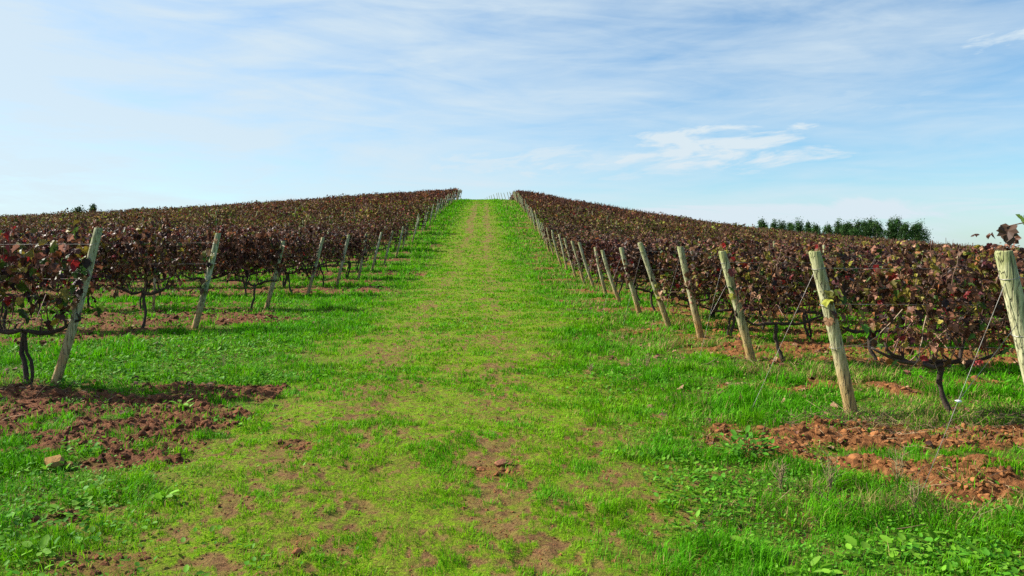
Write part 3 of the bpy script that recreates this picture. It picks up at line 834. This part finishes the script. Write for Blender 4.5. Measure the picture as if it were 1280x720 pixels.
# a long shoot with a few big leaves standing above the nearest right-hand post
def build_shoot():
    r = np.random.default_rng(77)
    x0, y0 = 4.05, 4.78; z0 = float(ground_z(x0, y0))
    Q = np.array([(x0, y0, z0 + .75), (3.86, 4.74, z0 + 1.2), (3.66, 4.72, z0 + 1.62), (3.47, 4.7, z0 + 1.77), (3.34, 4.7, z0 + 1.79), (3.22, 4.69, z0 + 1.765)])
    e = empty('vine_shoot', (x0, y0, z0)); Q = Q - np.array([x0, y0, z0])
    tag(e, 'single vine shoot with brown and green leaves reaching above the rightmost post', 'vine shoot')
    mb = MB(); V, t, q = tube_geo(Q, np.linspace(.008, .003, 6), 6); mb.add(V, t=t, q=q, col=(.16, .085, .05)); mb.build('stem', M['cane'], e)
    mb = MB()
    pos = [Q[5], Q[5] + (.02, 0, .01), Q[4], Q[3], Q[3] + (.04, 0, -.02), Q[2], Q[2], Q[2] + (.05, 0, -.1), Q[1], Q[1], Q[4] + (.03, 0, .0)]
    n = len(pos)
    col = np.array([(.085, .05, .03), (.10, .055, .035), (.09, .16, .03), (.16, .03, .03), (.10, .06, .03), (.13, .11, .03), (.10, .05, .03), (.05, .09, .02), (.16, .05, .04), (.09, .05, .03), (.10, .17, .03)])
    leaves(mb, np.array(pos), np.array([.125, .12, .075, .11, .10, .12, .10, .12, .12, .11, .07]), np.array([pi + .1, pi - .9, .3, 1.2, 2.6, .4, 3.3, 1.5, .2, 2.5, -.2]),
           np.array([-1.25, -1.1, .9, -.6, -1.0, -.8, -.7, -.9, -.9, -.7, 1.1]), r.normal(0, .3, n), col, np.full(n, .25), np.array([.15, .3, .2, .3, .2, .1, .3, .2, .2, .3, .2]), r)
    mb.build('leaves', M['vine_leaf'], e, smooth=False)
build_shoot()

# a low bare cane tangle trailing from the second right-hand row's end is part of its first vine
def build_trailing():
    r = np.random.default_rng(91)
    host = next(o for o in C.objects if o.name.startswith('grapevine') and 'first from the end post, second row on the right' in o.get('label', ''))
    host.rotation_euler.z = 0; host.scale = (1, 1, 1)
    base = np.array(host.location)
    mb = MB()
    for m in range(16):
        p = np.array([r.uniform(-.9, .6), r.normal(-.08, .1), r.uniform(.75, 1.0)])
        L = r.uniform(.5, 1.1); a = r.choice([-1, 1]) * r.uniform(.3, 1.0); n = 8; t = np.linspace(0, 1, n)
        Q = np.stack([p[0] + a * L * t, p[1] - .12 * t + .02 * np.sin(6 * t + m), p[2] + r.uniform(-.5, .1) * t + .12 * np.sin(t * 3) * r.normal()], 1) + r.normal(0, .01, (n, 3))
        V, tt, q = tube_geo(Q, np.linspace(.006, .002, n), 4, False); mb.add(V, q=q, col=[(.16, .08, .05), (.10, .05, .035), (.34, .24, .15)][m % 3])
    n = 9; t = np.linspace(0, 1, n)       # the old drooping arm left of the trunk
    Q = np.stack([-.0 - .75 * t, -.03 * np.sin(t * 5), .45 - .02 * np.sin(t * 3) + .16 * t ** 2 + r.normal(0, .008, n)], 1)
    V, tt, q = tube_geo(Q, np.interp(t, [0, .2, 1], [.012, .028, .012]), 7, True, .12, r); mb.add(V, t=tt, q=q, col=(.06, .042, .032))
    mb.build('trailing_canes', M['cane'], host)
    mb = MB(); n = 46
    pos = np.stack([r.uniform(-1.0, .7, n), r.normal(-.15, .1, n), r.uniform(.5, .95, n)], 1)
    col = PAL[r.choice([7, 7, 3, 2, 9, 6, 1], n)] * r.uniform(.8, 1.4, (n, 1))
    leaves(mb, pos, r.uniform(.05, .11, n), r.uniform(0, 6.3, n), r.normal(-.9, .4, n), r.normal(0, .5, n), col, np.abs(r.normal(.4, .3, n)), r.normal(.1, .4, n), r)
    o = mb.build('hanging_leaves', M['vine_leaf'], host, smooth=False)
build_trailing()

# ------------------------------------------------------------------ the rest of the vineyard, too many to count
def build_far():
    r = np.random.default_rng(15)
    mb = MB(); wood = MB()
    F = np.array([(c[4], c[5], c[1]) for c in FARV])
    fx, fy, fs = F[:, 0], F[:, 1], F[:, 2]
    dist = np.hypot(fx, fy)
    per = (np.interp(dist, [20, 35, 60, 120], [330, 250, 130, 70]) * np.clip(r.normal(1, .28, len(F)), .25, 1.6)).astype(int)
    vig = r.normal(0, .10, len(F)); vcol = r.uniform(.58, 1.16, (len(F), 1)) * np.array([[1, 1, 1]]) * (1 + .10 * r.normal(0, 1, (len(F), 3)))
    idx = np.repeat(np.arange(len(F)), per)
    n = len(idx); d = dist[idx]
    x = fx[idx] + r.uniform(-.65, .65, n); y0 = fy[idx]
    u = r.beta(1.9, 1.1, n); zz = .56 + 1.03 * u
    yy = r.normal(0, .27, n) * (.7 + .5 * np.sin(u * 2.6))
    top = .26 * (fbm(x * 1.1, y0 * 3, 121, 2) - .5) * 2 + .22 * (vnoise(x * 5, y0 * 7, 125) - .5)
    g = hill(x, y0)
    pos = np.stack([x, y0 + yy, g + zz + np.where(x > 0, -.04, .05) + (top + vig[idx]) * u], 1)
    size = np.interp(d, [20, 35, 60, 120], [.12, .135, .17, .21]) * r.uniform(.55, 1.35, n)
    mar = sstep(.0, 1., np.clip(1.35 - np.abs(x - .5) / 26, 0, 1) * sstep(40, 85, y0) + .5 * (fbm(x * .12, y0 * .12, 131) - .5))
    oli = np.clip(sstep(.46, .66, fbm(x * .09 + 4, y0 * .09, 141, 3)) * (1 - mar) + .15, 0, 1) * sstep(16, 34, d)
    wA = np.array(W_BROWN, float); wD = np.array(W_DARK, float); wO = np.array([15, 18, 17, 11, 8, 26, 4, .8, 9, 4, 3], float)
    wA /= wA.sum(); wD /= wD.sum(); wO /= wO.sum()
    cA = PAL[r.choice(len(PAL), n, p=wA)]; cD = PAL[r.choice(len(PAL), n, p=wD)] * np.array([1.15, .82, .85]); cO = PAL[r.choice(len(PAL), n, p=wO)]
    v = r.uniform(0, 1, n)[:, None]
    col = np.where(v < mar[:, None], cD, np.where(v < (mar + oli)[:, None], cO, cA)) * r.uniform(.65, 1.35, (n, 1)) * vcol[idx]
    leaves(mb, pos, size, r.uniform(0, 2 * pi, n), r.normal(-.6, .6, n), r.normal(0, .6, n), col, np.abs(r.normal(.3, .3, n)), r.normal(.1, .4, n), r, simple=True)
    # thin shoots standing out of the top, trunks and arms below
    m = len(F) * 5
    i = r.integers(0, len(F), m); sx = fx[i] + r.uniform(-.6, .6, m); sy = fy[i] + r.normal(0, .12, m); sz = hill(sx, sy) + 1.25
    w = np.maximum(.004, np.hypot(sx, sy) * .0004); L = r.uniform(.2, .40, m) + .36 * r.uniform(0, 1, m) ** 3; lx = r.normal(0, .13, m)
    V = np.stack([np.stack([sx - w, sy, sz], -1), np.stack([sx + w, sy, sz], -1), np.stack([sx + lx + w * .4, sy + r.normal(0, .05, m), sz + L], -1), np.stack([sx + lx - w * .4, sy, sz + L], -1)], 1)
    mb.add(V.reshape(-1, 3), q=np.arange(m * 4).reshape(-1, 4), col=(.10, .05, .035))
    for dx_, dy_ in ((.03, 0), (0, .03)):
        m = len(F); jx = r.normal(0, .05, m)
        V = np.stack([np.stack([fx - dx_, fy - dy_, hill(fx, fy) - .05], -1), np.stack([fx + dx_, fy + dy_, hill(fx, fy) - .05], -1),
                      np.stack([fx + jx + dx_, fy + dy_, hill(fx, fy) + .75], -1), np.stack([fx + jx - dx_, fy - dy_, hill(fx, fy) + .75], -1)], 1)
        mb.add(V.reshape(-1, 3), q=np.arange(m * 4).reshape(-1, 4), col=(.05, .034, .026))
    m = len(F)
    V = np.stack([np.stack([fx - .62, fy, hill(fx - .62, fy) + .52], -1), np.stack([fx + .62, fy, hill(fx + .62, fy) + .52], -1),
                  np.stack([fx + .62, fy, hill(fx + .62, fy) + .58], -1), np.stack([fx - .62, fy, hill(fx - .62, fy) + .58], -1)], 1)
    mb.add(V.reshape(-1, 3), q=np.arange(m * 4).reshape(-1, 4), col=(.05, .034, .026))
    o = mb.build('vine_rows', M['far_leaf'], smooth=False)
    tag(o, 'distant rows of brown vines covering both slopes of the hill', 'vine rows', kind='stuff')
build_far()

# ------------------------------------------------------------------ trees behind the hill
def tree(x, y_, ztop, rad, sd, name, lab, cat, group, tall=True, low=.15, gz=None):
    r = np.random.default_rng(sd)
    gz = float(hill(x, y_)); h = ztop - gz
    e = empty(name, (x, y_, gz)); tag(e, lab, cat, group)
    mb = MB(); n = 8; t = np.linspace(0, 1, n)
    P = np.stack([r.normal(0, .1) * t + .12 * np.sin(t * 4 + sd), .1 * np.sin(t * 3), -.3 + (h * .93 + .3) * t], 1)
    tr_ = .018 * h + .05
    V, tt, q = tube_geo(P, tr_ * (1.15 - t * .95), 7); mb.add(V, t=tt, q=q, col=(.24, .20, .16))
    pts = []; nl = int(15 + h * 1.3) if tall else 26
    for m in range(nl):
        f = low + (1 - low) * (m + r.uniform()) / nl
        a = r.uniform(0, 2 * pi)
        env = (np.interp(f, [low, low + .12, .45, .75, .92, 1], [.5, .9, 1, .68, .28, .03]) if tall else np.interp(f, [low, .4, .7, 1], [.6, 1, .95, .35]))
        R = rad * env * r.uniform(.55, 1.15)
        b = np.array([np.interp(f, t, P[:, 0]), np.interp(f, t, P[:, 1]), h * max(.05, f - .08)])
        tip = np.array([b[0] + R * cos(a), b[1] + R * sin(a), h * f + R * .25])
        V, tt, q = tube_geo([b, (b + tip) / 2 + (0, 0, -.05 * R), tip], [tr_ * .35, tr_ * .2, .015], 4, False); mb.add(V, q=q, col=(.2, .17, .13))
        for s in range(3):
            pts.append((b + (tip - b) * r.uniform(.4, 1.05) + r.normal(0, rad * .12, 3), rad * r.uniform(.16, .34)))
    mb.build('trunk', M['trunk'], e)
    mb = MB(); nn = 62
    for (c, s) in pts:
        k = int(nn * r.uniform(.6, 1.2))
        p = c + r.normal(0, 1, (k, 3)) * s * np.array([.5, .5, .8])
        base = np.array([.042, .092, .022]) if tall else np.array([.03, .06, .018])
        cc = base * r.uniform(.55, 1.5) * r.uniform(.7, 1.35, (k, 1)) * np.array([1 + r.normal(0, .12), 1, 1])
        leaves(mb, p, r.uniform(.22, .5, k), r.uniform(0, 6.3, k), r.normal(-.7, .5, k), r.normal(0, .6, k), cc, np.full(k, .2), r.normal(.1, .3, k), r, simple=True)
    mb.build('crown', M['tree_leaf'], e, smooth=False)

YT = 260.
TREES = [(955, 277.5, 6), (966, 279.5, 5), (977, 278, 6), (988, 278, 5), (999, 279, 6), (1010, 280, 6), (1021, 281.5, 5), (1037, 281.5, 6), (1046, 279.5, 6), (1056, 281, 6), (1061, 278, 6), (1073, 277.5, 7), (1081, 278.5, 6),
         (1089, 276, 7), (1098, 278, 6), (1111, 276.5, 7), (1120, 274.5, 7), (1132, 281, 6), (1143, 282, 6), (1150, 278, 8)]
TL = ['first and leftmost', 'second', 'third', 'fourth', 'fifth', 'sixth', 'seventh', 'eighth', 'ninth', 'tenth', 'eleventh', 'twelfth', 'thirteenth', 'fourteenth', 'fifteenth', 'sixteenth', 'seventeenth and tallest', 'eighteenth', 'nineteenth', 'last and broadest']
for k, (px, py, rp) in enumerate(TREES):
    yy = YT + (k * 37 % 11) * 1.2 - 6
    px += ((k * 13) % 7 - 3) * .7; py += ((k * 5) % 4 - 1.5) * .9
    tree((px - 606) / 949 * yy, yy, 1.7 + (320 - py) / 949 * yy, rp * (1.95 - .03 * k + .02 * max(0, k - 8)) * (1.0 + .22 * ((k * 7) % 5) / 4) / 949 * yy, 300 + k, 'eucalyptus_tree', '%s dark green tree from the left in the far line' % TL[k], 'tree', 'line of tall trees behind the hill on the right')
for k, (px, py, rp, lab) in enumerate([(96, 261.5, 13, 'wide low dark tree top showing over the left skyline'), (118, 259, 11, 'taller of the two dark tree tops on the left skyline')]):
    tree((px - 606) / 949 * 210, 210., 1.7 + (320 - py) / 949 * 210, rp / 949 * 210, 400 + k, 'round_tree', lab, 'tree', 'pair of tree tops on the left skyline', tall=False, low=.35)

# ------------------------------------------------------------------ single plants and lumps near the camera
def leafy_clump(x, y_, n, spread, hgt, sz, col, lab, sd, name='leafy_weed'):
    r = np.random.default_rng(sd); z = float(ground_z(x, y_))
    e = empty(name, (x, y_, z)); tag(e, lab, 'weed', 'leafy weeds in the grass')
    st = MB(); lf = MB()
    a = r.uniform(0, 2 * pi, n); R = spread * np.sqrt(r.uniform(.02, 1, n)); hh = hgt * r.uniform(.25, 1, n) * (1 - .45 * R / spread)
    px, py = R * np.cos(a), R * np.sin(a)
    for i in range(0, n, 2):
        V, t, q = tube_geo([(px[i] * .25, py[i] * .25, -.02), (px[i] * .7, py[i] * .7, hh[i] * .6), (px[i], py[i], hh[i])], [.003, .0022, .0015], 4, False); st.add(V, q=q, col=(.12, .22, .04))
    st.build('stems', M['weed'], e)
    ovals(lf, np.stack([px, py, hh], 1), sz * r.uniform(.6, 1.3, n), a - pi / 2 + r.normal(0, .5, n), r.normal(.25, .35, n), r.normal(0, .3, n), np.array(col) * r.uniform(.7, 1.35, (n, 1)), r, .72)
    lf.build('leaves', M['weed'], e)
leafy_clump(2.02, 5.85, 110, .21, .20, .058, (.09, .27, .018), 'bushy green weed growing at the left end of the turned red soil', 1)
ROS = [((1.95, 3.95), 'broad-leaved weed with upright pale leaves near the bottom right'), ((2.22, 4.02), 'cluster of large round pale leaves at the lower right, second from edge'),
       ((1.62, 3.75), 'low weed with small oval leaves at the bottom edge on the right'), ((2.45, 4.15), 'broad-leaved weed nearest the right edge of the grass'), ((1.45, 4.05), 'small pale leafy weed left of the bottom right clover'),
       ((-2.35, 3.95), 'leafy weed in the bottom left corner of the grass'), ((-2.55, 4.7), 'pale broad-leaved weed at the left edge below the turned soil'), ((-2.1, 4.9), 'single upright leafy weed beside the golden clod'),
       ((-3.0, 7.5), 'small green weed growing within the turned soil on the left')]
for k, ((x, y_), lab) in enumerate(ROS):
    leafy_clump(x, y_, 14, .085, .085, .066, (.17, .36, .025), lab, 20 + k)

def dry_stalk(x, y_, h, nb, lab, sd):
    r = np.random.default_rng(sd); z = float(ground_z(x, y_)) - .01
    mb = MB()
    for m in range(nb):
        a = r.uniform(0, 2 * pi); s = r.uniform(.05, .2) * h; n = 6; t = np.linspace(0, 1, n); H_ = h * r.uniform(.55, 1)
        Q = np.stack([cos(a) * s * t ** 1.6 + r.normal(0, .004, n), sin(a) * s * t ** 1.6 + r.normal(0, .004, n), H_ * t], 1)
        V, tt, q = tube_geo(Q, np.linspace(.0034, .0014, n), 4, False); mb.add(V, q=q, col=np.array([.34, .26, .13]) * r.uniform(.6, 1.2))
        for b in range(3):
            p = Q[r.integers(2, n)]; d = r.normal(0, 1, 3) * np.array([1, 1, .2]) + np.array([0, 0, .9]); d *= r.uniform(.03, .09) / np.linalg.norm(d)
            V, tt, q = tube_geo([p, p + d * .5 + r.normal(0, .004, 3), p + d], [.0018, .0014, .0008], 3, False); mb.add(V, q=q, col=(.30, .23, .12))
    o = mb.build('dry_stalk', M['straw'], loc=(x, y_, z)); tag(o, lab, 'dry weed', 'dry straw coloured stalks at the edge of the soil')
dry_stalk(2.62, 4.62, .26, 8, 'bleached forked dry stalk standing in the grass at lower right', 1)
dry_stalk(2.25, 4.95, .30, 12, 'thin straw coloured grass stalks left of the bleached forked stalk', 2)
dry_stalk(1.95, 5.0, .22, 12, 'brownish dry tuft at the lower edge of the turned red soil', 3)
dry_stalk(2.75, 5.05, .30, 9, 'tall dry stalks rising beside the anchor of the nearest wire', 4)
dry_stalk(1.3, 9.3, .16, 9, 'low straw coloured tuft between track and second right row', 5)
dry_stalk(-3.3, 9.6, .2, 7, 'dry stalks in the grass beyond the left turned soil', 6)
dry_stalk(2.05, 9.6, .25, 7, 'dry stalks beside the wire of the third right post', 7)

def clod(x, y_, s, col, lab, sd):
    r = np.random.default_rng(sd); mb = MB()
    V = lump(r, .62) * s; mb.add(V, t=ICO_F, col=np.array(col))
    V = lump(r, .5) * s * .6 + np.array([s * .95, s * .1, -s * .15]); mb.add(V, t=ICO_F, col=np.array(col) * .7)
    o = mb.build('soil_clod', M['clod'], loc=(x, y_, float(ground_z(x, y_)) + s * .3), smooth=False); tag(o, lab, 'clod', 'single lumps of soil in the grass')
clod(-3.15, 5.55, .10, (.30, .17, .06), 'golden brown earth clod lying in grass at the far left', 1)
clod(.13, 5.65, .06, (.25, .11, .06), 'flat brown earth lump on the worn track', 2)

mb = MB(); r = np.random.default_rng(8)
leaves(mb, np.array([[0, 0, .05]]), np.array([.07]), np.array([1.2]), np.array([.5]), np.array([.2]), np.array([[.55, .33, .05]]), np.array([.5]), np.array([.3]), r)
tag(mb.build('fallen_leaf', M['weed'], loc=(1.755, 4.36, float(ground_z(1.755, 4.36)))), 'small golden fallen leaf lying in the grass at lower right', 'leaf')

# ------------------------------------------------------------------ sun, sky, camera
AZ, EL = 17., 37.      # sun stands to the left, a little ahead of the camera
sd = np.array([-cos(radians(EL)) * cos(radians(AZ)), cos(radians(EL)) * sin(radians(AZ)), sin(radians(EL))])
L = bpy.data.lights.new('sun', 'SUN'); L.energy = 4.9; L.angle = radians(.53); L.color = (1.0, .95, .86)
lo = bpy.data.objects.new('sun', L); C.objects.link(lo)
import mathutils
lo.rotation_euler = mathutils.Vector(sd).to_track_quat('Z', 'Y').to_euler()

W = bpy.data.worlds.new('World'); S.world = W; W.use_nodes = True
nt = W.node_tree; nt.nodes.clear(); ln = nt.links
sky = N(nt, 'ShaderNodeTexSky', sky_type='NISHITA'); sky.sun_disc = False
sky.sun_elevation = radians(EL); sky.sun_rotation = radians(-(90 - AZ)); sky.altitude = 100; sky.air_density = 1.0; sky.dust_density = .6; sky.ozone_density = 2.0
tc = N(nt, 'ShaderNodeTexCoord'); sx = N(nt, 'ShaderNodeSeparateXYZ'); ln.new(tc.outputs['Generated'], sx.inputs[0])
az = mathn(nt, 'ARCTAN2', sx.outputs[0], sx.outputs[1]); el = mathn(nt, 'ARCSINE', sx.outputs[2])
def coords(kx, ky, shear=0.0, off=0.0):
    c = N(nt, 'ShaderNodeCombineXYZ'); ln.new(mathn(nt, 'MULTIPLY', az, kx), c.inputs[0])
    ln.new(mathn(nt, 'ADD', mathn(nt, 'MULTIPLY', el, ky), mathn(nt, 'MULTIPLY', az, shear)), c.inputs[1]); c.inputs[2].default_value = off
    return c.outputs[0]
n1 = noise(nt, coords(1.6, 7.5, -.5), 1.9, 7, .58, .5)
n2 = noise(nt, coords(3.2, 20, 1.2, 4.), 1.6, 6, .6, .8)
n3 = noise(nt, coords(.8, 2.2, 0, 9.), 1.3, 3, .5)
# thin veil: thickest to the left (towards the sun), thinning to the upper right
veil = mathn(nt, 'ADD', mathn(nt, 'MULTIPLY', az, -.62), mathn(nt, 'ADD', .74, mathn(nt, 'MULTIPLY', el, -.50)))
veil = mathn(nt, 'ADD', veil, mathn(nt, 'MULTIPLY', mathn(nt, 'SUBTRACT', n1, .5), 1.7))
veil = mathn(nt, 'ADD', veil, mathn(nt, 'MULTIPLY', mathn(nt, 'SUBTRACT', n2, .5), 1.15))
veil = mathn(nt, 'ADD', veil, mathn(nt, 'MULTIPLY', mathn(nt, 'SUBTRACT', n3, .5), .5), True)
def patch(a0, e0, wa, we, amp, nz):
    da = mathn(nt, 'DIVIDE', mathn(nt, 'SUBTRACT', az, radians(a0)), radians(wa)); de = mathn(nt, 'DIVIDE', mathn(nt, 'SUBTRACT', el, radians(e0)), radians(we))
    r2 = mathn(nt, 'ADD', mathn(nt, 'MULTIPLY', da, da), mathn(nt, 'MULTIPLY', de, de))
    b = mathn(nt, 'SUBTRACT', 1.0, r2)
    b = mathn(nt, 'ADD', b, mathn(nt, 'MULTIPLY', mathn(nt, 'SUBTRACT', nz, .5), 4.2))
    return mathn(nt, 'MULTIPLY', ramp(nt, b, [(.25, 0.), (.95, 1.)]), amp)
n4 = noise(nt, coords(4.5, 19, -1.2, 2.), 2.6, 8, .6, .4)
cl = [patch(16.5, 7.8, 9.5, 1.9, .95, n4), patch(9, 7.0, 15, 1.6, .5, n4), patch(2.5, 6.9, 8.5, 1.5, .6, n4), patch(34.8, 13.3, 4.4, .8, .75, n4), patch(34, 16.8, 6, 1.0, .55, n4), patch(26, 3.0, 22, 1.0, .85, n2), patch(24, 10.5, 10, 1.3, .35, n4)]
tot = mathn(nt, 'MULTIPLY', veil, .86)
for c in cl: tot = mathn(nt, 'MAXIMUM', tot, mathn(nt, 'ADD', c, mathn(nt, 'MULTIPLY', tot, .35)))
tot = mathn(nt, 'MINIMUM', tot, 1.0)
blue = mixc(nt, 1.0, sky.outputs[0], (1.08, 1.44, 1.58), 'MULTIPLY')
skyc = mixc(nt, tot, blue, (6.55, 7.65, 8.35))
bg = N(nt, 'ShaderNodeBackground'); ln.new(skyc, bg.inputs[0]); bg.inputs[1].default_value = .057
wo = N(nt, 'ShaderNodeOutputWorld'); ln.new(bg.outputs[0], wo.inputs[0])

cam = bpy.data.cameras.new('camera'); cam.sensor_width = 36; cam.lens = 949 / 1280 * 36; cam.clip_start = .05; cam.clip_end = 20000
co = bpy.data.objects.new('camera', cam); C.objects.link(co); co.location = (0, 0, 1.7)
co.rotation_euler = (radians(90), 0, 0); cam.shift_x = 34 / 1280; cam.shift_y = -40 / 1280; S.camera = co

S.view_settings.view_transform = 'Standard'; S.view_settings.look = 'None'; S.view_settings.exposure = 0.92; S.view_settings.gamma = 1.0
S.view_settings.use_curve_mapping = False
S.render.engine = 'CYCLES'; S.cycles.max_bounces = 6; S.cycles.diffuse_bounces = 3; S.cycles.transmission_bounces = 4; S.cycles.use_denoising = False
